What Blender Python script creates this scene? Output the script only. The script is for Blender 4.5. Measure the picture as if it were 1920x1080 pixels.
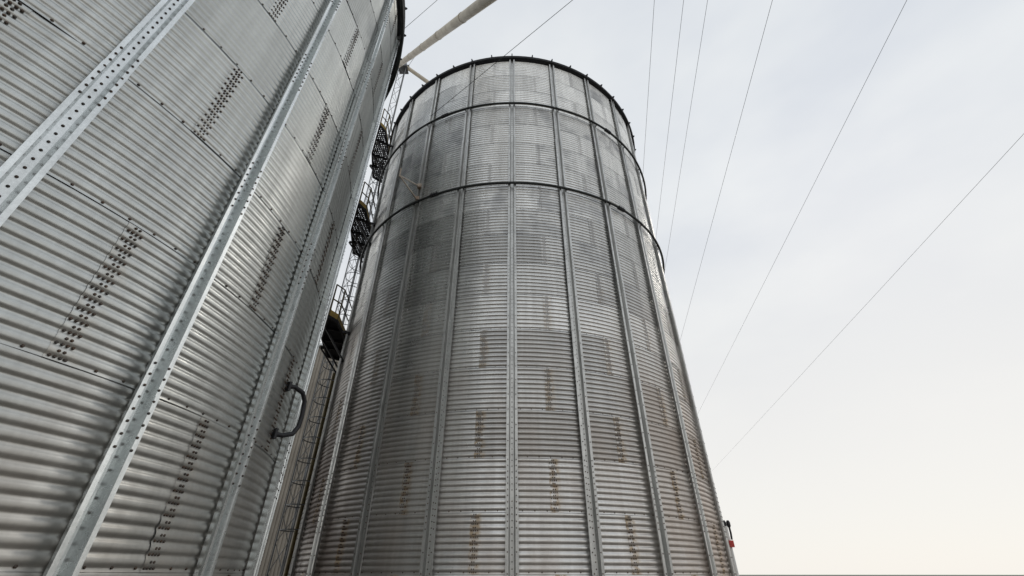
import bpy, math, random
import numpy as np
from mathutils import Vector, Matrix

for o in list(bpy.data.objects):
    bpy.data.objects.remove(o)
scene = bpy.context.scene
C = scene.collection
R = math.radians
random.seed(7)
rng = np.random.default_rng(7)

# ------------------------------------------------------------------ camera
cam_d = bpy.data.cameras.new('camera')
cam_d.sensor_width = 36.0
cam_d.lens = 811 / 1920 * 36.0
cam_d.clip_start = 0.1
cam_d.clip_end = 6000
cam = bpy.data.objects.new('camera', cam_d)
C.objects.link(cam)
cam.location = (0, 0, 1.6)
cam.rotation_euler = (R(90 + 33.5), 0, 0)
scene.camera = cam
scene.render.resolution_x, scene.render.resolution_y = 1024, 576

# ------------------------------------------------------------------ sky and sun
SUN_EL, SUN_AZ = 36.0, 46.0            # azimuth clockwise from the view direction
world = bpy.data.worlds.new('World')
scene.world = world
world.use_nodes = True
wn, wl = world.node_tree.nodes, world.node_tree.links
wn.clear()
w_out = wn.new('ShaderNodeOutputWorld')
sky = wn.new('ShaderNodeTexSky')
sky.sky_type = 'NISHITA'
sky.sun_disc = False
sky.sun_elevation = R(SUN_EL)
sky.sun_rotation = R(SUN_AZ)
bg_sky = wn.new('ShaderNodeBackground')
bg_sky.inputs['Strength'].default_value = 0.1
wl.new(sky.outputs[0], bg_sky.inputs[0])
tc = wn.new('ShaderNodeTexCoord')
nz = wn.new('ShaderNodeTexNoise')
nz.inputs['Scale'].default_value = 2.6
nz.inputs['Detail'].default_value = 4
nz.inputs['Roughness'].default_value = 0.5
mp = wn.new('ShaderNodeMapping')
mp.inputs['Scale'].default_value = (1, 1, 2.2)
wl.new(tc.outputs['Generated'], mp.inputs[0])
wl.new(mp.outputs[0], nz.inputs['Vector'])
cr = wn.new('ShaderNodeValToRGB')
cr.color_ramp.elements[0].position = 0.38
cr.color_ramp.elements[0].color = (0.725, 0.765, 0.82, 1)
cr.color_ramp.elements[1].position = 0.64
cr.color_ramp.elements[1].color = (0.83, 0.86, 0.885, 1)
wl.new(nz.outputs['Fac'], cr.inputs[0])
sx = wn.new('ShaderNodeSeparateXYZ')
wl.new(tc.outputs['Generated'], sx.inputs[0])
hr = wn.new('ShaderNodeMapRange')
hr.interpolation_type = 'SMOOTHSTEP'
hr.inputs['From Min'].default_value = 0.0
hr.inputs['From Max'].default_value = 0.74
hr.inputs['To Min'].default_value = 1.0
hr.inputs['To Max'].default_value = 0.0
wl.new(sx.outputs['Z'], hr.inputs['Value'])
mxh = wn.new('ShaderNodeMix')
mxh.data_type = 'RGBA'
wl.new(hr.outputs[0], mxh.inputs['Factor'])
wl.new(cr.outputs[0], mxh.inputs['A'])
mxh.inputs['B'].default_value = (0.93, 0.91, 0.87, 1)
bg_cl = wn.new('ShaderNodeBackground')
wl.new(mxh.outputs['Result'], bg_cl.inputs[0])
bg_cl.inputs['Strength'].default_value = 0.98
mxs = wn.new('ShaderNodeMixShader')
mxs.inputs[0].default_value = 0.95
wl.new(bg_sky.outputs[0], mxs.inputs[1])
wl.new(bg_cl.outputs[0], mxs.inputs[2])
wl.new(mxs.outputs[0], w_out.inputs[0])

sun_d = bpy.data.lights.new('sun', 'SUN')
sun_d.energy = 0.6
sun_d.angle = R(14)
sun_d.color = (1.0, 0.93, 0.84)
sun = bpy.data.objects.new('sun', sun_d)
C.objects.link(sun)
sd = Vector((math.sin(R(SUN_AZ)) * math.cos(R(SUN_EL)), math.cos(R(SUN_AZ)) * math.cos(R(SUN_EL)), math.sin(R(SUN_EL))))
sun.rotation_euler = sd.to_track_quat('Z', 'Y').to_euler()

scene.view_settings.view_transform = 'Standard'
scene.view_settings.look = 'None'
scene.view_settings.exposure = 0.0
scene.view_settings.gamma = 1.0
scene.view_settings.use_curve_mapping = False

# ------------------------------------------------------------------ materials
class NT:
    """tiny node-graph helper"""
    def __init__(s, name):
        s.m = bpy.data.materials.new(name)
        s.m.use_nodes = True
        s.n, s.l = s.m.node_tree.nodes, s.m.node_tree.links
        s.b = s.n['Principled BSDF']
        s.tc = s.n.new('ShaderNodeTexCoord')
    def put(s, sock, v):
        if hasattr(v, 'links') or isinstance(v, bpy.types.NodeSocket):
            s.l.new(v, sock)
        else:
            sock.default_value = v
    def noise(s, scale, detail=4, rough=0.55, stretch=(1, 1, 1)):
        mp = s.n.new('ShaderNodeMapping')
        mp.inputs['Scale'].default_value = stretch
        s.l.new(s.tc.outputs['Object'], mp.inputs[0])
        n = s.n.new('ShaderNodeTexNoise')
        n.inputs['Scale'].default_value = scale
        n.inputs['Detail'].default_value = detail
        n.inputs['Roughness'].default_value = rough
        s.l.new(mp.outputs[0], n.inputs['Vector'])
        return n.outputs['Fac']
    def rng(s, v, a, b, c=0.0, d=1.0, smooth=True):
        m = s.n.new('ShaderNodeMapRange')
        if smooth: m.interpolation_type = 'SMOOTHSTEP'
        s.put(m.inputs['Value'], v)
        for k, x in zip(('From Min', 'From Max', 'To Min', 'To Max'), (a, b, c, d)):
            m.inputs[k].default_value = x
        return m.outputs[0]
    def math(s, op, a, b=0.0):
        m = s.n.new('ShaderNodeMath')
        m.operation = op
        s.put(m.inputs[0], a); s.put(m.inputs[1], b)
        return m.outputs[0]
    def mix(s, f, a, b, blend='MIX'):
        m = s.n.new('ShaderNodeMix')
        m.data_type = 'RGBA'
        m.blend_type = blend
        s.put(m.inputs['Factor'], f)
        s.put(m.inputs['A'], a); s.put(m.inputs['B'], b)
        return m.outputs['Result']
    def attr(s, name):
        a = s.n.new('ShaderNodeAttribute')
        a.attribute_name = name
        x = s.n.new('ShaderNodeSeparateColor')
        s.l.new(a.outputs['Color'], x.inputs[0])
        return x.outputs
    def bump(s, h, strength=0.2, dist=0.002):
        b = s.n.new('ShaderNodeBump')
        b.inputs['Strength'].default_value = strength
        b.inputs['Distance'].default_value = dist
        s.l.new(h, b.inputs['Height'])
        s.l.new(b.outputs[0], s.b.inputs['Normal'])
    def done(s, col, metal=0.0, rough=0.5):
        s.put(s.b.inputs['Base Color'], col)
        s.put(s.b.inputs['Metallic'], metal)
        s.put(s.b.inputs['Roughness'], rough)
        return s.m

def mat_sheet(name, base, stain, rust, dust_top=9.0, metal0=0.92, rough0=(0.30, 0.46), flank_light=False, tone0=0.80, f82=0.6):
    t = NT(name)
    at = t.attr('sheet')                     # R random per sheet, G place along sheet, B place up the sheet
    z = t.n.new('ShaderNodeSeparateXYZ')
    t.l.new(t.tc.outputs['Object'], z.inputs[0])
    Z = z.outputs['Z']
    tone = t.rng(at[0], 0, 1, tone0, 1.14, False)
    fine = t.rng(t.noise(28, 3), 0.3, 0.7, 0.96, 1.04, False)
    streak = t.rng(t.noise(1.0, 5, 0.6, (7, 7, 0.35)), 0.25, 0.75, 0.84, 1.10, False)
    k = t.math('MULTIPLY', t.math('MULTIPLY', tone, fine), streak)
    comb = t.n.new('ShaderNodeCombineColor')
    for i in range(3): t.l.new(k, comb.inputs[i])
    col = t.mix(1.0, base, comb.outputs[0], 'MULTIPLY')
    # dark weathered zinc patches, mostly on the upper rings
    # (each sheet weathers on its own: the pattern lives in the sheet's own coordinates)
    hi = t.rng(Z, 5.0, 10.5, 0.2, 1.0)
    cv = t.n.new('ShaderNodeCombineXYZ')
    t.l.new(t.math('MULTIPLY', at[1], 2.6), cv.inputs[0])
    t.l.new(t.math('MULTIPLY', at[2], 0.8), cv.inputs[1])
    t.l.new(t.math('MULTIPLY', at[0], 91.0), cv.inputs[2])
    pn = t.n.new('ShaderNodeTexNoise')
    pn.inputs['Scale'].default_value = 1.6; pn.inputs['Detail'].default_value = 5; pn.inputs['Roughness'].default_value = 0.6
    t.l.new(cv.outputs[0], pn.inputs['Vector'])
    patch = t.rng(pn.outputs['Fac'], 0.42, 0.66)
    runs = t.math('MULTIPLY', t.rng(at[2], 0.35, 1.0, 0.0, 1.0), t.rng(t.noise(1.0, 5, 0.65, (9, 9, 0.25)), 0.48, 0.72))
    patch = t.math('MAXIMUM', patch, t.math('MULTIPLY', runs, 0.55))
    # scuffed through by the ridges: the crests keep some shine
    crest = t.rng(t.noise(1.0, 3, 0.6, (1.0, 1.0, 9)), 0.3, 0.7, 0.6, 1.0)
    gate = t.rng(t.math('FRACT', t.math('MULTIPLY', at[0], 7.31)), 0.15, 0.8, 0.15, 1.0)
    pm = t.math('MULTIPLY', t.math('MULTIPLY', t.math('MULTIPLY', hi, patch), crest), t.math('MULTIPLY', gate, stain))
    col = t.mix(pm, col, (0.19, 0.205, 0.235, 1))
    # earthy dust low on the wall
    lo = t.math('MULTIPLY', t.rng(Z, 0.0, dust_top, 1.0, 0.0), t.rng(t.noise(0.9, 4, 0.6, (1, 1, .6)), 0.3, 0.75, 0.25, 1.0))
    dust_tone = t.math('MULTIPLY', lo, 0.5)
    col = t.mix(dust_tone, col, (0.42, 0.305, 0.21, 1))
    if flank_light:
        # painted reflections: neighbour's dark with rust brown at left, warm horizon at right
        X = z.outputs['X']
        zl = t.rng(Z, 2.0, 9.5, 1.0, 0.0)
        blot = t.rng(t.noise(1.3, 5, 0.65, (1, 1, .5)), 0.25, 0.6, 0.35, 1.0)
        rust_shade = t.math('MULTIPLY', t.math('MULTIPLY', t.rng(X, -1.5, -4.7, 0.0, 0.92), zl), blot)
        warm_refl = t.math('MULTIPLY', t.math('MULTIPLY', t.rng(X, 1.2, 4.6, 0.0, 0.7), zl), blot)
        col = t.mix(rust_shade, col, (0.115, 0.068, 0.048, 1))
        col = t.mix(warm_refl, col, (0.46, 0.355, 0.28, 1))
        dust_tone = t.math('MAXIMUM', dust_tone, t.math('MAXIMUM', rust_shade, warm_refl))  # the painted flank tones dull the metal along with the dust
    # rust bleeding round the bolted vertical seam
    seam = t.rng(at[1], 0.045, 0.085, 1.0, 0.0)
    rl = t.rng(Z, 2.5, 10.0, 1.0, 0.0)
    rm = t.math('MULTIPLY', t.math('MULTIPLY', seam, rl), t.rng(t.noise(9, 4), 0.36, 0.66))
    rm = t.math('MULTIPLY', rm, rust)
    col = t.mix(rm, col, (0.40, 0.27, 0.12, 1))
    dull = t.math('MAXIMUM', t.math('MAXIMUM', rm, dust_tone), t.math('MULTIPLY', pm, 0.5))
    metal = t.rng(dull, 0, 1, metal0, 0.1, False)
    t.b.inputs['Specular Tint'].default_value = (f82, f82, f82, 1)
    rough = t.math('ADD', t.rng(t.noise(6, 4), 0.3, 0.7, rough0[0], rough0[1], False), t.math('MULTIPLY', dull, 0.35))
    t.bump(t.noise(2.2, 3, 0.5, (1, 1, 1.5)), 0.22, 0.02)
    return t.done(col, metal, rough)

def mat_galv(name, base, rough=(0.3, 0.48), metal=0.9):
    t = NT(name)
    k = t.rng(t.noise(3.0, 5, 0.6, (3, 3, 0.6)), 0.25, 0.75, 0.78, 1.12, False)
    k2 = t.rng(t.noise(45, 2), 0.3, 0.7, 0.92, 1.08, False)
    kk = t.math('MULTIPLY', k, k2)
    comb = t.n.new('ShaderNodeCombineColor')
    for i in range(3): t.l.new(kk, comb.inputs[i])
    return t.done(t.mix(1.0, base, comb.outputs[0], 'MULTIPLY'), metal, t.rng(t.noise(8, 3), 0.3, 0.7, rough[0], rough[1], False))

def mat_paint(name, base, var=0.2, rough=0.55, metal=0.0, scale=4.0, second=None):
    t = NT(name)
    n = t.noise(scale, 5, 0.6)
    b2 = second or tuple(c * (1 - var) for c in base[:3]) + (1,)
    return t.done(t.mix(t.rng(n, 0.35, 0.65), base, b2), metal, rough)

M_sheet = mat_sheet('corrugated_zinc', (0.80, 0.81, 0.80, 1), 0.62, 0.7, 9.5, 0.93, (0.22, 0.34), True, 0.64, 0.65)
M_sheet_near = mat_sheet('corrugated_zinc_newer', (0.51, 0.525, 0.51, 1), 0.3, 0.12, 4.0, 0.9, (0.28, 0.42), False, 0.84, 0.9)
M_rib = mat_galv('stiffener_zinc', (0.58, 0.585, 0.57, 1), (0.34, 0.5))
M_rib_near = mat_galv('stiffener_zinc_newer', (0.74, 0.77, 0.77, 1), (0.22, 0.36))
M_bolt = mat_paint('bolt_steel', (0.07, 0.065, 0.06, 1), 0.4, 0.55, 0.5, 20, (0.10, 0.065, 0.045, 1))
def mat_bolt_main():
    t = NT('bolt_steel_weathered')
    z = t.n.new('ShaderNodeSeparateXYZ')
    t.l.new(t.tc.outputs['Object'], z.inputs[0])
    f = t.rng(z.outputs['Z'], 3.0, 8.0, 0, 1)
    c = t.mix(t.rng(t.noise(20, 3), 0.4, 0.6), (0.12, 0.07, 0.042, 1), (0.08, 0.07, 0.06, 1))
    return t.done(t.mix(f, c, (0.66, 0.66, 0.67, 1)), t.rng(f, 0, 1, 0.3, 0.9), 0.4)
M_bolt_main = mat_bolt_main()
M_dark = mat_paint('dark_ring_steel', (0.05, 0.056, 0.054, 1), 0.4, 0.5, 0.3)
M_eave = mat_paint('eave_backlit_black', (0.016, 0.018, 0.022, 1), 0.35, 0.75, 0.0)  # backlit black of the underside put into the colour
M_roof = mat_galv('roof_zinc', (0.55, 0.57, 0.58, 1))
M_conc = mat_paint('concrete', (0.33, 0.32, 0.30, 1), 0.3, 0.9)
M_black = mat_paint('black_steel', (0.018, 0.018, 0.022, 1), 0.3, 0.55, 0.2)
M_yellow = mat_paint('faded_yellow_paint', (0.42, 0.29, 0.07, 1), 0.4, 0.6, 0, 6, (0.30, 0.21, 0.07, 1))
M_olive = mat_paint('weathered_yellow_steel', (0.16, 0.125, 0.05, 1), 0.4, 0.6, 0.1, 6)
M_pipe = mat_paint('cream_spout_paint', (0.62, 0.56, 0.44, 1), 0.3, 0.5, 0.0, 1.6, (0.46, 0.40, 0.30, 1))
M_mast = mat_paint('mast_steel', (0.20, 0.21, 0.22, 1), 0.3, 0.5, 0.5)
M_clad = mat_paint('beige_cladding', (0.36, 0.325, 0.275, 1), 0.22, 0.5, 0.15, 0.5)
M_wire = mat_paint('wire_grey', (0.11, 0.11, 0.12, 1), 0.2, 0.5, 0.4)
M_wire_dk = mat_paint('wire_dark', (0.05, 0.05, 0.055, 1), 0.2, 0.5, 0.4)
M_rusty = mat_paint('rusty_cream_paint', (0.58, 0.53, 0.46, 1), 0.3, 0.7, 0, 3, (0.40, 0.31, 0.24, 1))
M_white = mat_paint('white_paint', (0.78, 0.78, 0.76, 1), 0.12, 0.5)
M_red = mat_paint('red_paint', (0.55, 0.05, 0.04, 1), 0.3, 0.45)

def mat_ground():
    t = NT('gravel_yard')
    a = t.rng(t.noise(0.25, 6, 0.6), 0.35, 0.65)
    b = t.rng(t.noise(22, 5, 0.7), 0.3, 0.7)
    c = t.mix(a, (0.15, 0.13, 0.11, 1), (0.22, 0.19, 0.16, 1))
    c = t.mix(t.math('MULTIPLY', b, 0.5), c, (0.12, 0.11, 0.10, 1))
    t.bump(b, 0.5, 0.03)
    return t.done(c, 0, 0.95)
M_ground = mat_ground()

# ------------------------------------------------------------------ mesh helpers
class MB:
    """collects faces of one mesh"""
    def __init__(s):
        s.v, s.f, s.mi, s.sm, s.n = [], [], [], [], 0
        s.col = []
    def add(s, V, F, mat=0, smooth=False, col=None):
        V = np.asarray(V, dtype=np.float64).reshape(-1, 3)
        s.v.append(V)
        s.col.append(np.tile([0.5, 0.5, 0.5, 1.0], (len(V), 1)) if col is None else col)
        if isinstance(F, np.ndarray):
            s.f.append(F + s.n)
            k = len(F)
        else:
            s.f.append([tuple(i + s.n for i in q) for q in F])
            k = len(F)
        s.mi += [mat] * k
        s.sm += [smooth] * k
        s.n += len(V)
    def box(s, c, size, mat=0, rot=None):
        h = np.array(size) / 2
        V = np.array([(x, y, z) for x in (-1, 1) for y in (-1, 1) for z in (-1, 1)]) * h
        if rot is not None:
            V = V @ np.array(rot.to_3x3()).T
        s.add(V + np.array(c), [(0, 1, 3, 2), (4, 6, 7, 5), (0, 4, 5, 1), (2, 3, 7, 6), (0, 2, 6, 4), (1, 5, 7, 3)], mat)
    def bar(s, a, b, w, h=None, mat=0, up=(0, 0, 1)):
        """rectangular bar from a to b"""
        a, b = Vector(a), Vector(b)
        d = (b - a)
        x = d.normalized()
        u = Vector(up)
        if abs(x.dot(u)) > 0.98: u = Vector((1, 0, 0))
        y = u.cross(x).normalized()
        z = x.cross(y)
        rot = Matrix((x, y, z)).transposed()
        s.box((a + b) / 2, (d.length, w, h or w), mat, rot)
    def tube(s, pts, r, seg=8, mat=0, closed=False, caps=True, radii=None):
        P = [Vector(p) for p in pts]
        n = len(P)
        V, F = [], []
        prev = None
        for i, p in enumerate(P):
            if closed: t = P[(i + 1) % n] - P[i - 1]
            else: t = P[min(i + 1, n - 1)] - P[max(i - 1, 0)]
            t.normalize()
            if prev is None:
                u = Vector((0, 0, 1)) if abs(t.z) < 0.95 else Vector((1, 0, 0))
                x = u.cross(t).normalized()
            else:
                x = (prev - t * prev.dot(t)).normalized()
            prev = x
            y = t.cross(x)
            rr = radii[i] if radii else r
            for k in range(seg):
                a = 2 * math.pi * k / seg
                V.append(p + x * (rr * math.cos(a)) + y * (rr * math.sin(a)))
        m = n if closed else n - 1
        for i in range(m):
            j = (i + 1) % n
            for k in range(seg):
                l = (k + 1) % seg
                F.append((i * seg + k, i * seg + l, j * seg + l, j * seg + k))
        s.add(V, F, mat, True)
        if caps and not closed:
            s.add(V[:seg], [tuple(range(seg - 1, -1, -1))], mat)
            s.add(V[-seg:], [tuple(range(seg))], mat)
    def bolts(s, P, N, r=0.013, h=0.011, mat=1):
        """domed hex bolt heads at points P with outward normals N"""
        P, N = np.asarray(P, float), np.asarray(N, float)
        if len(P) == 0: return
        up = np.array([0, 0, 1.0])
        T = np.cross(up, N); T /= np.linalg.norm(T, axis=1)[:, None]
        B = np.cross(N, T)
        V = []
        for rr, hh in ((r, -0.004), (r, h * 0.55), (r * 0.6, h)):
            for k in range(6):
                a = k * math.pi / 3
                V.append(P + T * (rr * math.cos(a)) + B * (rr * math.sin(a)) + N * hh)
        V = np.stack(V, 1)                      # n,18,3
        q = []
        for a in (0, 6):
            for k in range(6):
                l = (k + 1) % 6
                q.append((a + k, a + l, a + 6 + l, a + 6 + k))
        q = np.array(q + [(12, 13, 14, 15), (12, 15, 16, 17)])
        F = (q[None] + (np.arange(len(P)) * 18)[:, None, None]).reshape(-1, 4)
        s.add(V.reshape(-1, 3), F, mat, False)
    def build(s, name, mats, parent=None, color=False):
        me = bpy.data.meshes.new(name)
        V = np.concatenate(s.v)
        loops, starts, tot, pos = [], [], [], 0
        for f in s.f:
            if isinstance(f, np.ndarray):
                k = f.shape[1]
                loops.append(f.reshape(-1))
                starts.append(np.arange(len(f)) * k + pos)
                tot.append(np.full(len(f), k))
                pos += f.size
            else:
                for q in f:
                    loops.append(np.array(q)); starts.append(np.array([pos])); tot.append(np.array([len(q)]))
                    pos += len(q)
        loops, starts, tot = np.concatenate(loops), np.concatenate(starts), np.concatenate(tot)
        me.vertices.add(len(V)); me.vertices.foreach_set('co', V.reshape(-1).astype(np.float32))
        me.loops.add(len(loops)); me.loops.foreach_set('vertex_index', loops.astype(np.int32))
        me.polygons.add(len(starts))
        me.polygons.foreach_set('loop_start', starts.astype(np.int32))
        me.polygons.foreach_set('loop_total', tot.astype(np.int32))
        me.polygons.foreach_set('material_index', np.array(s.mi, dtype=np.int32))
        me.polygons.foreach_set('use_smooth', np.array(s.sm, dtype=bool))
        for m in (mats if isinstance(mats, (list, tuple)) else [mats]):
            me.materials.append(m)
        me.update(calc_edges=True)
        me.validate()
        if color:
            ca = me.color_attributes.new('sheet', 'FLOAT_COLOR', 'POINT')
            ca.data.foreach_set('color', np.concatenate(s.col).reshape(-1).astype(np.float32))
        o = bpy.data.objects.new(name, me)
        C.objects.link(o)
        if parent: o.parent = parent
        return o

def tag(o, label=None, cat=None, group=None, kind=None):
    for k, v in (('label', label), ('category', cat), ('group', group), ('kind', kind)):
        if v: o[k] = v
    return o
def thing(name, loc, label, cat, group=None):
    o = bpy.data.objects.new(name, None)
    C.objects.link(o)
    o.location = loc
    return tag(o, label, cat, group)

# ------------------------------------------------------------------ ground
g = MB()
rad = [0, 15, 40, 100, 300, 900, 2600]
V, F = [(0, 0, 0)], []
S = 64
for r_ in rad[1:]:
    V += [(r_ * math.cos(2 * math.pi * k / S), r_ * math.sin(2 * math.pi * k / S), 0) for k in range(S)]
for k in range(S): F.append((0, 1 + k, 1 + (k + 1) % S))
for i in range(len(rad) - 2):
    a, b = 1 + i * S, 1 + (i + 1) * S
    for k in range(S): F.append((a + k, b + k, b + (k + 1) % S, a + (k + 1) % S))
g.add(V, F)
tag(g.build('ground', M_ground), kind='structure')

# ------------------------------------------------------------------ grain silos
RAD = 5.49
def polar(t, r, z):                   # t measured from the silo's own zero direction (-y)
    return (r * math.sin(t), -r * math.cos(t), z)

def make_silo(root, beta0, z0, H, ncorr, k0, k1, parity, front, mat_wall, rings, splices, bolt_r, rib_prof, A=0.0112, eave=1.0, sparse=True, M_bolt=M_bolt, M_rib=M_rib, RT=None):
    smooth_cols = 18
    """beta0: angle of stiffener 0; front: (lo, hi) range of angles that gets bolts and fine sheets"""
    da = R(15)
    pitch = H / ncorr
    fr_lo, fr_hi = front
    def is_front(t):
        m = (fr_lo + fr_hi) / 2
        d = (t - m + math.pi) % (2 * math.pi) - math.pi
        return abs(d) <= (fr_hi - fr_lo) / 2
    # ---- wall of lapped corrugated sheets, with its bolts
    wall = MB()
    BP, BN = [], []
    def bolt(t, r, z):
        BP.append(polar(t, r, z)); BN.append((math.sin(t), -math.cos(t), 0))
    for k in range(k0, k1):
        zb = z0 + k * H
        for j in range(12):
            a0 = beta0 + da * (2 * j + (0.5 if (k + parity) % 2 else -0.5)) + rng.normal(0, 0.004)
            a1 = a0 + 2 * da + 0.022
            tone_ = min(1, max(0, (RT[k - k0] if RT else .55) + rng.normal(0, .24)))
            fr = is_front(a0) or is_front(a1) or is_front((a0 + a1) / 2)
            nc, nr = (smooth_cols, ncorr * 10) if fr else (6, ncorr * 4)
            u = np.linspace(0, 1, nc + 1)
            if fr: u = np.unique(np.concatenate([u, [0.02, 0.04, 0.06, 0.08, 0.1]]))
            vlo = -0.022 / H
            v = np.concatenate([[vlo], np.linspace(0, 1, nr + 1)])
            zz = np.clip(v, 0, 1)
            off = 0.0075 * (1 - v)
            ph = 2 * math.pi * v * ncorr + math.pi
            prof = A * (np.cos(ph) - 0.22 * np.cos(2 * ph))
            U, Vv = np.meshgrid(u, v)
            T = a0 + U * (a1 - a0)
            # sheet metal is never perfectly true: a few mm of lazy waviness
            wob = 0.0022 * np.sin(U * 9 + j * 2.1 + k) * np.sin(Vv * 4 + j)
            wob = wob + 0.0016 * np.sin(U * 23 + k * 1.7 + j) * np.sin(Vv * 9 + 2 * j)
            for _ in range(3 if fr else 0):             # shallow dents
                du_, dv_ = rng.random(), rng.random()
                wob = wob - abs(rng.normal(0, .006)) * np.exp(-((U - du_) / .05) ** 2 - ((Vv - dv_) / .09) ** 2)
            r_ = RAD + (prof + off)[:, None] + 0.0035 * (1 - U) + wob
            X, Y = r_ * np.sin(T), -r_ * np.cos(T)
            Zc = zb + Vv * H
            n1 = len(u)
            idx = np.arange(len(v) * n1).reshape(len(v), n1)
            q = np.stack([idx[:-1, :-1], idx[:-1, 1:], idx[1:, 1:], idx[1:, :-1]], -1).reshape(-1, 4)
            col = np.stack([np.full(U.shape, tone_), U, np.clip(Vv, 0, 1), np.ones(U.shape)], -1).reshape(-1, 4)
            wall.add(np.stack([X, Y, Zc], -1).reshape(-1, 3), q, 0, True, col)
            if fr:
                # vertical seam: rows of four in each valley and two on each crest
                for c in range(ncorr):
                    zc = zb + (c + 0.0) * pitch
                    for i in range(4):
                        bolt(a0 + (0.03 + 0.036 * i) / RAD + rng.normal(0, .0004), RAD - A * 1.2 + 0.010, zc + pitch * .06)
                    for i in range(2):
                        bolt(a0 + (0.066 + 0.036 * i) / RAD, RAD + A * 0.8 + 0.006, zc + pitch * 0.5)
                # horizontal seam
                for i in range(13):
                    tt = a0 + (i + 0.6) * (2 * da / 13)
                    bolt(tt, RAD - A * 1.2 + 0.009, zb + 0.006)
    wall.bolts(BP, BN, bolt_r, 0.012)
    wall.build('wall', [mat_wall, M_bolt], root, True)
    zt = z0 + k1 * H
    zbase = z0 + k0 * H
    # ---- stiffeners: outward opening hat sections spliced on top of each other
    lw, dp, fl = rib_prof                 # lip half width, depth, floor half width
    li = fl + .022
    prof = np.array([(-lw, dp - .026), (-lw, dp), (-li, dp), (-fl, .012), (fl, .012), (li, dp), (lw, dp), (lw, dp - .026)])
    for i in range(24):
        t0 = beta0 + da * i
        rb = MB()
        zs = [zbase] + [z0 + s * H + rng.normal(0, .02) for s in splices] + [zt - 0.02]
        P, N = [], []
        nrm = (math.sin(t0), -math.cos(t0), 0)
        tg = np.array([math.cos(t0), math.sin(t0), 0])
        rad_v = np.array([math.sin(t0), -math.cos(t0), 0])
        for sct in range(len(zs) - 1):
            a, b = zs[sct], zs[sct + 1]
            grow = 0.004 * (len(zs) - 2 - sct)
            sc = 1.0 if sct < len(zs) - 2 else 0.94
            b2 = b if sct == len(zs) - 2 else b + 0.10     # laps over the foot of the next length
            pr = prof * sc
            V, F = [], []
            for zc in (a, b2):
                for (uu, rr) in pr:
                    V.append(rad_v * (RAD + rr + grow) + tg * (uu * (1 + .04 * grow / .004)) + np.array([0, 0, zc]))
            m = len(pr)
            for q in range(m - 1): F.append((q, q + 1, m + q + 1, m + q))
            # sheet thickness
            V2 = [x - rad_v * 0.004 for x in V]
            rb.add(V, F); rb.add(V2, [tuple(reversed(f)) for f in F])
            rb.add([V[0], V[m], V2[m], V2[0], V[m - 1], V[2 * m - 1], V2[2 * m - 1], V2[m - 1]], [(0, 1, 2, 3), (4, 7, 6, 5)])
            rb.add(V[m:2 * m] + V2[m:2 * m], [(q, q + 1, m + q + 1, m + q) for q in range(m - 1)])
            if is_front(t0):
                for nb in range(int((b - a) / pitch)):
                    P.append(rad_v * (RAD + .012 + grow) + np.array([0, 0, a + (nb + .5) * pitch])); N.append(nrm)
                # lips: bolted close together at the splice, sparsely elsewhere
                zl = []
                for e in range(6 if sparse else 4): zl += [a + .05 + e * pitch, b - .05 - e * pitch]
                if sparse: zl += list(np.arange(a + 0.9, b - 0.7, pitch * 3))
                for zc in zl:
                    for uu in (-(lw + li) / 2, (lw + li) / 2):
                        P.append(rad_v * (RAD + dp * sc + grow) + tg * uu * sc + np.array([0, 0, zc])); N.append(nrm)
        rb.bolts(P, N, bolt_r * 0.92, 0.012)
        rb.build('stiffener', [M_rib, M_bolt], root)
    # ---- roof, with the eave and the ends of the roof ribs
    ro = MB()
    seg = 96
    ap = zt + 0.12 + RAD * math.tan(R(30))
    V, F = [], []
    ringp = [(RAD + .13, zt + .095 * eave), (RAD * .5, (zt + .095 + ap) / 2), (0.4, ap - .2)]
    for (r_, zc) in ringp:
        for k in range(seg): V.append(polar(2 * math.pi * k / seg + beta0, r_ , zc + (0.02 if k % 2 and r_ > 1 else 0)))
    for i in range(2):
        for k in range(seg): F.append((i * seg + k, i * seg + (k + 1) % seg, (i + 1) * seg + (k + 1) % seg, (i + 1) * seg + k))
    ro.add(V, F, 0, False)
    ro.tube([(0, 0, ap - .35), (0, 0, ap + .15)], .42, 20)
    roof = ro.build('roof', [M_roof], root)
    nb = MB()
    for k in range(48):
        t = beta0 + da * k / 2
        q0, q1 = Vector(polar(t, RAD + .035 + .15 * eave, zt + .08 * eave + .02)), Vector(polar(t, .5, ap - .13))
        nb.bar(q0, q1, .035, .07)
    nb.build('roof_rib', [M_eave], roof)
    ev = MB()
    pe = [(RAD + .012, zt - .05 * eave), (RAD + .14 * eave, zt - .01), (RAD + .15 * eave, zt + .085 * eave), (RAD + .10, zt + .09 * eave), (RAD + .012, zt + .02)]
    V, F = [], []
    n = 144
    for k in range(n):
        for (r_, zc) in pe: V.append(polar(2 * math.pi * k / n, r_, zc))
    m = len(pe)
    for k in range(n):
        for q in range(m): F.append((k * m + q, k * m + (q + 1) % m, ((k + 1) % n) * m + (q + 1) % m, ((k + 1) % n) * m + q))
    ev.add(V, F)
    ev.build('eave', [M_eave], root)
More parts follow.
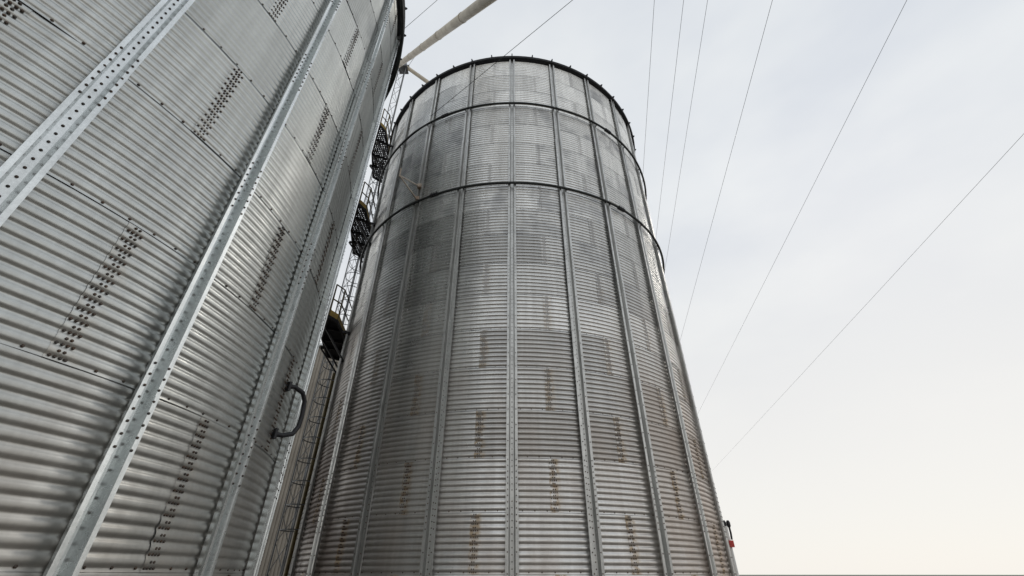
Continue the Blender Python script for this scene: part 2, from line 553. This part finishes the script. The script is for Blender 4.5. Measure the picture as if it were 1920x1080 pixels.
    # ---- wind rings of dark pipe held off the stiffeners
    for (zr, rr, coup) in rings:
        wr = MB()
        n = 168
        wr.tube([polar(2 * math.pi * k / n, RAD + dp + rr + .012, zr + 0.006 * math.sin(k * .55)) for k in range(n)], rr, 10, closed=True)
        for i in range(24):
            for sgn in (-1, 1):
                t = beta0 + da * i + sgn * .085 / RAD
                p1 = polar(t, RAD + .05, zr - .03); p2 = polar(t, RAD + .10 + 2 * rr, zr - .03)
                wr.bar(p1, p2, .022, .03)
        ring = wr.build('wind_ring', [M_dark], root)
        for t in coup:
            c = MB()
            rc = RAD + dp + rr + .012
            c.tube([polar(R(t) + d, rc, zr) for d in np.linspace(-.022, .022, 5)], rr * 1.5, 10)
            for d in (-.014, 0, .014):
                c.bar(polar(R(t) + d, rc + rr * .6, zr - rr * 1.9), polar(R(t) + d, rc + rr * .6, zr + rr * 1.9), .03, .03)
            c.build('coupler', [M_black], ring)
    # ---- concrete base
    fb = MB()
    n = 72
    V = [polar(2 * math.pi * k / n, RAD + .35, zc) for zc in (-.1, zbase + .0) for k in range(n)]
    F = [(k, (k + 1) % n, n + (k + 1) % n, n + k) for k in range(n)] + [tuple(range(n, 2 * n))]
    fb.add(V, F)
    fb.build('foundation', [M_conc], root)
    return zt

# main silo, centred ahead of the camera
CEN = (0.0, 14.05, 0.0)
silo = thing('grain_silo', CEN, 'tall weathered corrugated steel silo with two dark wind rings, in the middle', 'silo', 'corrugated grain silos')
Hm = 0.914
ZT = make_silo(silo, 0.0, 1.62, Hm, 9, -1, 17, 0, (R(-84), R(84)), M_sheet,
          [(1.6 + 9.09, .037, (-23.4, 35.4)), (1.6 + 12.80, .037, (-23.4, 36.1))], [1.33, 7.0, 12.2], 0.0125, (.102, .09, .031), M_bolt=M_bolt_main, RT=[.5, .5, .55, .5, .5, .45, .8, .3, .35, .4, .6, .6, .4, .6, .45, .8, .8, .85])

# neighbouring silo, close on the left
s_ = R(-26.9)
e_ = np.array([math.sin(s_), math.cos(s_)]); n_ = np.array([-math.cos(s_), math.sin(s_)])
cL = 8.1 * e_ + RAD * n_
def left_angle(phi):
    d = -n_ * math.cos(phi) - e_ * math.sin(phi)
    return math.atan2(d[0], -d[1])
bL = left_angle(R(9.2))
silo2 = thing('grain_silo', (cL[0], cL[1], 0), 'nearer silo of cleaner galvanised sheets, cut off by the left side', 'silo', 'corrugated grain silos')
face = math.atan2(-cL[0], cL[1])
make_silo(silo2, bL, 1.6 + 5.22, 1.296, 13, -5, 6, 1, (face - R(72), face + R(72)), M_sheet_near,
          [(1.6 + 12.70, .045, ())], [-3.1, -1.17, .72, 2.6, 4.5], 0.0125, (.085, .115, .03), 0.0075, 1.3, False, M_rib=M_rib_near)

# black bent pipe looping out of the near silo's wall
hs = MB()
def nl(phi, r, z):
    d = -n_ * math.cos(R(phi)) - e_ * math.sin(R(phi))
    return (d[0] * r, d[1] * r, z)
hs.tube([nl(15.6, RAD - .02, 3.80), nl(14.6, RAD + .10, 3.83), nl(13.2, RAD + .19, 3.80), nl(12.4, RAD + .23, 3.70), nl(12.2, RAD + .24, 3.5), nl(12.3, RAD + .235, 3.34), nl(13.0, RAD + .20, 3.22), nl(14.4, RAD + .11, 3.16), nl(15.6, RAD - .02, 3.15)], .032, 12)
for ph_, zc in ((15.5, 3.80), (15.5, 3.15)):
    hs.bar(nl(ph_, RAD + .012, zc), nl(ph_ - .25, RAD + .034, zc), .13, .13)
tag(hs.build('bent_pipe', [M_black], silo2), 'black bent pipe looping out of the wall')

# ------------------------------------------------------------------ ladder, platforms and bracket on the main silo
def W2L(p): return (p[0] - CEN[0], p[1] - CEN[1], p[2])
tl = R(-85)
lad = MB()
rin = RAD + .17
def lp(dt, r, z): return polar(tl + dt / RAD, r, z)
for sgn in (-.21, .21):
    lad.bar(lp(sgn, rin, .3), lp(sgn, rin, ZT + 1.0), .05, .012)
z = .5
while z < ZT + .9:
    lad.tube([lp(-.21, rin, z), lp(.21, rin, z)], .011, 6)
    z += .30
for z in np.arange(1.2, ZT, 1.83):
    for sgn in (-.21, .21): lad.bar(lp(sgn, RAD, z), lp(sgn, rin, z), .04, .01)
lo_ = lad.build('ladder', [M_olive], silo)
cg = MB()
def hoop(z):
    pts = []
    for a in np.linspace(-100, 100, 15):
        pts.append(lp(.36 * math.sin(R(a)), rin + .30 + .38 * math.cos(R(a)), z))
    return [lp(-.21, rin, z)] + pts + [lp(.21, rin, z)]
for z in np.arange(2.6, ZT + 1.0, .60):
    h = hoop(z)
    for a, b in zip(h[:-1], h[1:]): cg.bar(a, b, .006, .028)
for a in (-70, 0, 70):
    p = lambda z: lp(.36 * math.sin(R(a)), rin + .30 + .38 * math.cos(R(a)), z)
    cg.bar(p(2.6), p(ZT + 1.0), .011, .007)
cg.build('safety_cage', [M_mast], lo_)
cd = MB()
cd.tube([W2L((-5.93, 13.62, .1)), W2L((-5.93, 13.62, 7.2))], .055, 10)
for z in np.arange(.9, 7, 1.6): cd.bar(W2L((-5.93, 13.62, z)), W2L((-5.45, 13.66, z)), .05, .05)
tag(cd.build('conduit', [M_olive], silo), 'olive brown pipe running up beside the caged ladder')

def platform(hrel, dark):
    z = 1.6 + hrel
    hexa = [(-25.98, 11.4), (-24.75, 11.6), (-22.97, 12.85), (-22.3, 13.6), (-23.1, 14.25), (-24.9, 14.1), (-26.06, 12.8)]
    P = [W2L((d * math.sin(R(a)), d * math.cos(R(a)), z)) for a, d in hexa]
    xy = np.array([(p[0], p[1]) for p in P])
    n = len(P)
    def inside_span(c, axis):
        """interval of the hexagon along the other axis at coordinate c"""
        hits = []
        for i in range(n):
            a, b = xy[i], xy[(i + 1) % n]
            if (a[axis] - c) * (b[axis] - c) < 0:
                f = (c - a[axis]) / (b[axis] - a[axis])
                hits.append(a[1 - axis] + f * (b[1 - axis] - a[1 - axis]))
        return (min(hits), max(hits)) if len(hits) >= 2 else None
    gr = MB()
    st = 0.085 if not dark else 0.032
    for axis in (0, 1):
        for c in np.arange(xy[:, axis].min() + st / 2, xy[:, axis].max(), st):
            sp = inside_span(c, axis)
            if not sp: continue
            a = (c, sp[0], z - .012) if axis == 0 else (sp[0], c, z - .016)
            b = (c, sp[1], z - .012) if axis == 0 else (sp[1], c, z - .016)
            gr.bar(a, b, st * (.5 if dark else .5), .02)
    plat = gr.build('platform', [M_black], silo)
    bm = MB()
    for i in range(n):
        bm.bar((*xy[i], z - .05), (*xy[(i + 1) % n], z - .05), .05, .09)
    for d in (12.1, 12.9, 13.5):
        o = np.array([d * math.sin(R(-25.9)), d * math.cos(R(-25.9))]) - np.array(CEN[:2])
        w = o * (RAD / np.linalg.norm(o))
        bm.bar((*o, z - .06), (*w, z - .06), .06, .07)
        bm.bar((*o, z - .08), (*w, z - .95), .045, .045)
    bm.build('support_frame', [M_black], plat)
    tb = MB()
    for i, j in ((0, 1), (1, 2), (5, 6), (6, 0)):
        tb.bar((*xy[i], z + .09), (*xy[j], z + .09), .012, .17)
    tb.build('toe_board', [M_yellow], plat)
    rl = MB()
    for i, j in ((0, 1), (1, 2), (5, 6), (6, 0), (4, 5)):
        for hh in (.52, 1.0):
            rl.tube([(*xy[i], z + hh), (*xy[j], z + hh)], .019, 6)
    for i in (0, 1, 2, 4, 5, 6):
        rl.tube([(*xy[i], z), (*xy[i], z + 1.0)], .021, 6)
    rl.build('guard_rail', [M_olive], plat)
    return plat
tag(platform(5.9, True), 'lowest ladder platform, underside almost black')
tag(platform(10.1, False), 'middle ladder platform of open dark grating')
tag(platform(14.2, False), 'uppermost ladder platform of open dark grating')

br = MB()
tb_ = R(-30)
tip = polar(tb_, 6.40, 11.07)
br.bar(polar(tb_, RAD + .09, 11.38), tip, .032, .032)
br.bar(polar(tb_, RAD + .09, 10.80), tip, .032, .032)
br.bar((tip[0], tip[1], tip[2] - .04), (tip[0], tip[1], tip[2] + .30), .035, .035)
br.box(polar(tb_, RAD + .10, 11.38), (.12, .12, .14)); br.box(polar(tb_, RAD + .10, 10.86), (.10, .10, .12))
tag(br.build('bracket', [M_rusty], silo), 'rusty cream triangular arm on the second stiffener left of centre')

# ------------------------------------------------------------------ lattice mast and spouts
def lattice(mb, base, top, w0, w1, r, bay):
    base, top = Vector(base), Vector(top)
    L = (top - base).length
    n = max(2, int(L / bay))
    corners = [(-1, -.7), (1, -.7), (0, 1)]
    lv = []
    for i in range(n + 1):
        f = i / n
        c = base.lerp(top, f); w = (w0 + (w1 - w0) * f) / 2
        lv.append([c + Vector((x * w, y * w, 0)) for x, y in corners])
    for k in range(3):
        mb.tube([lv[0][k], lv[-1][k]], r, 6)
    for i in range(n):
        for k in range(3):
            l = (k + 1) % 3
            a, b = (k, l) if i % 2 else (l, k)
            mb.tube([lv[i][a], lv[i + 1][b]], r * .5, 5, caps=False)
mast = thing('lattice_mast', (-7.43, 16.4, 0), 'slender steel lattice mast rising between the two silos under the spouts', 'mast')
lm = MB()
lattice(lm, (0, 0, 0), (0, 0, 30.3), .46, .46, .026, .80)
lm.build('lattice_frame', [M_mast], mast)
hd = MB()
hd.box((0, 0, 30.36), (.62, .62, .08)); hd.box((0.02, 0, 30.62), (.42, .42, .34)); hd.bar((-.5, 0, 30.82), (.35, 0, 30.82), .10, .08)
hd.build('mast_head', [M_mast], mast)

def spout(name, a, b, r, label, mat, bands):
    a, b = Vector(a), Vector(b)
    root = thing(name, a, label, 'grain spout', 'grain spouts')
    m = MB()
    m.tube([(0, 0, 0), b - a], r, 20)
    tb = m.build('tube', [mat], root)
    d = (b - a)
    for f in bands:
        k = MB()
        u = d.normalized()
        k.tube([d * f - u * .07, d * f + u * .07], r * 1.07, 20)
        k.build('joint_collar', [mat], root)
    return root
p0, p1 = np.array((-7.492, 15.441, 29.0)), np.array((-.71, 5.597, 14.886))
dd = p1 - p0
spout('grain_spout', p0 - dd * .12, p1 + dd * .16, .152, 'thick cream pipe slanting up from behind the near silo past the top edge', M_pipe, (.18, .33, .48, .62, .77))
spout('grain_spout', (-7.25, 16.45, 30.72), (-.3, 14.2, 20.2), .125, 'thinner pipe from the mast head down to the middle silo roof', M_pipe, (.5,))

# ------------------------------------------------------------------ clad building behind
bd = thing('clad_building', (-12, 27, 0), 'beige ribbed metal building seen in the gap behind the caged ladder', 'building')
cb = MB()
hw, top = 11.0, 14.8
pts = []
x = -hw
pitch = .20
while x < hw:
    pts += [(x, 0), (x + .085, 0), (x + .11, -.045), (x + .175, -.045)]
    x += pitch
V = [(px, py, zc) for zc in (0, top) for px, py in pts]
m = len(pts)
cb.add(V, [(q, q + 1, m + q + 1, m + q) for q in range(m - 1)])
cb.add([(-hw, 0, 0), (-hw, 12, 0), (hw, 12, 0), (hw, 0, 0), (-hw, 0, top), (-hw, 12, top), (hw, 12, top), (hw, 0, top)],
       [(0, 4, 5, 1), (1, 5, 6, 2), (2, 6, 7, 3)])
cb.build('wall', [M_clad], bd)
rf = MB()
rf.add([(-hw - .2, -.2, top), (hw + .2, -.2, top), (hw + .2, 6, top + 1.4), (-hw - .2, 6, top + 1.4), (-hw - .2, 12.2, top), (hw + .2, 12.2, top),
        (-hw - .2, -.2, top - .15), (hw + .2, -.2, top - .15), (hw + .2, 12.2, top - .15), (-hw - .2, 12.2, top - .15)],
       [(0, 1, 2, 3), (3, 2, 5, 4), (6, 7, 1, 0), (9, 4, 5, 8), (1, 7, 8, 5, 2), (0, 3, 4, 9, 6), (6, 9, 8, 7)])
rf.build('roof', [M_roof], bd)

# ------------------------------------------------------------------ wires
def wire(name, pts, r, label, cat, group, mat=M_wire):
    m = MB()
    m.tube(pts, r, 6)
    return tag(m.build(name, [mat], None), label, cat, group)
def sagged(a, b, sag, n=40):
    a, b = Vector(a), Vector(b)
    return [a.lerp(b, i / n) - Vector((0, 0, sag * 4 * (i / n) * (1 - i / n))) for i in range(n + 1)]
al = R(11.4)
dv = Vector((math.sin(al), math.cos(al), 0)); lat = Vector((math.cos(al), -math.sin(al), 0))
PL = [(4.83, 19.5, 'power line running closest to the silo rim, leftmost of the six on the right'),
      (3.75, 19.5, 'power line second from the silo rim, between its two close neighbours'),
      (3.17, 19.5, 'power line third from the silo rim, last of the close upper three'),
      (2.24, 13.5, 'power line standing apart, fourth out from the silo rim'),
      (1.39, 13.5, 'power line meeting the silo edge well below its lower ring'),
      (.828, 13.5, 'lowest power line, touching the silo edge just above the lamp post')]
for (ratio, h, lab) in PL:
    L = h / ratio
    a = dv * -45 + lat * L; b = dv * 120 + lat * L
    a.z = b.z = h + 1.6
    wire('power_line', sagged(a, b, 0.12), .008 if h > 15 else .0065, lab, 'overhead wire', 'power lines right of the silo')
a, b = Vector((-2.82, 9.22, 14.85)), Vector((1.89, 6.22, 16.4))
wire('guy_wire', [a, b, a + (b - a) * 1.9], .009, 'dark cable crossing in front of the silo rim down to its upper ring', 'cable', 'thin guy cables', M_wire_dk)
a, b = Vector((-4.06, 8.03, 18.2)), Vector((-2.78, 7.5, 19.4))
wire('guy_wire', [a - (b - a) * 2.3, b, a + (b - a) * 4], .008, 'thin grey cable above the thick pipe, rising from the near silo roof', 'cable', 'thin guy cables')
wire('guy_wire', [(-7.2, 16.5, 30.9), (-4.4, 11.2, 23.4)], .012, 'short thin cable between the mast head and the thick pipe', 'cable', 'thin guy cables')

# ------------------------------------------------------------------ yard post
post = thing('yard_post', (6.36, 14.68, 0), 'white post with dark lamp heads and a red box, at the silo lower right edge', 'post')
pm = MB(); pm.tube([(0, 0, 0), (0, 0, 2.80)], .055, 12); pm.build('pole', [M_white], post)
for dx in (-.01, .11):
    lh = MB()
    lh.tube([(dx, 0, 2.76), (dx, 0, 2.80), (dx, 0, 2.90), (dx, 0, 2.95)], .05, 12, radii=[.03, .055, .055, .03])
    lh.build('lamp_head', [M_black], post)
pb = MB(); pb.tube([(.11, 0, 2.78), (.115, .0, 2.62), (.10, 0, 2.45)], .03, 8); pb.build('cable_duct', [M_black], post)
rb = MB(); rb.box((.03, -.07, 2.34), (.12, .08, .17)); rb.box((.03, -.113, 2.34), (.05, .012, .07)); rb.build('alarm_box', [M_red], post)
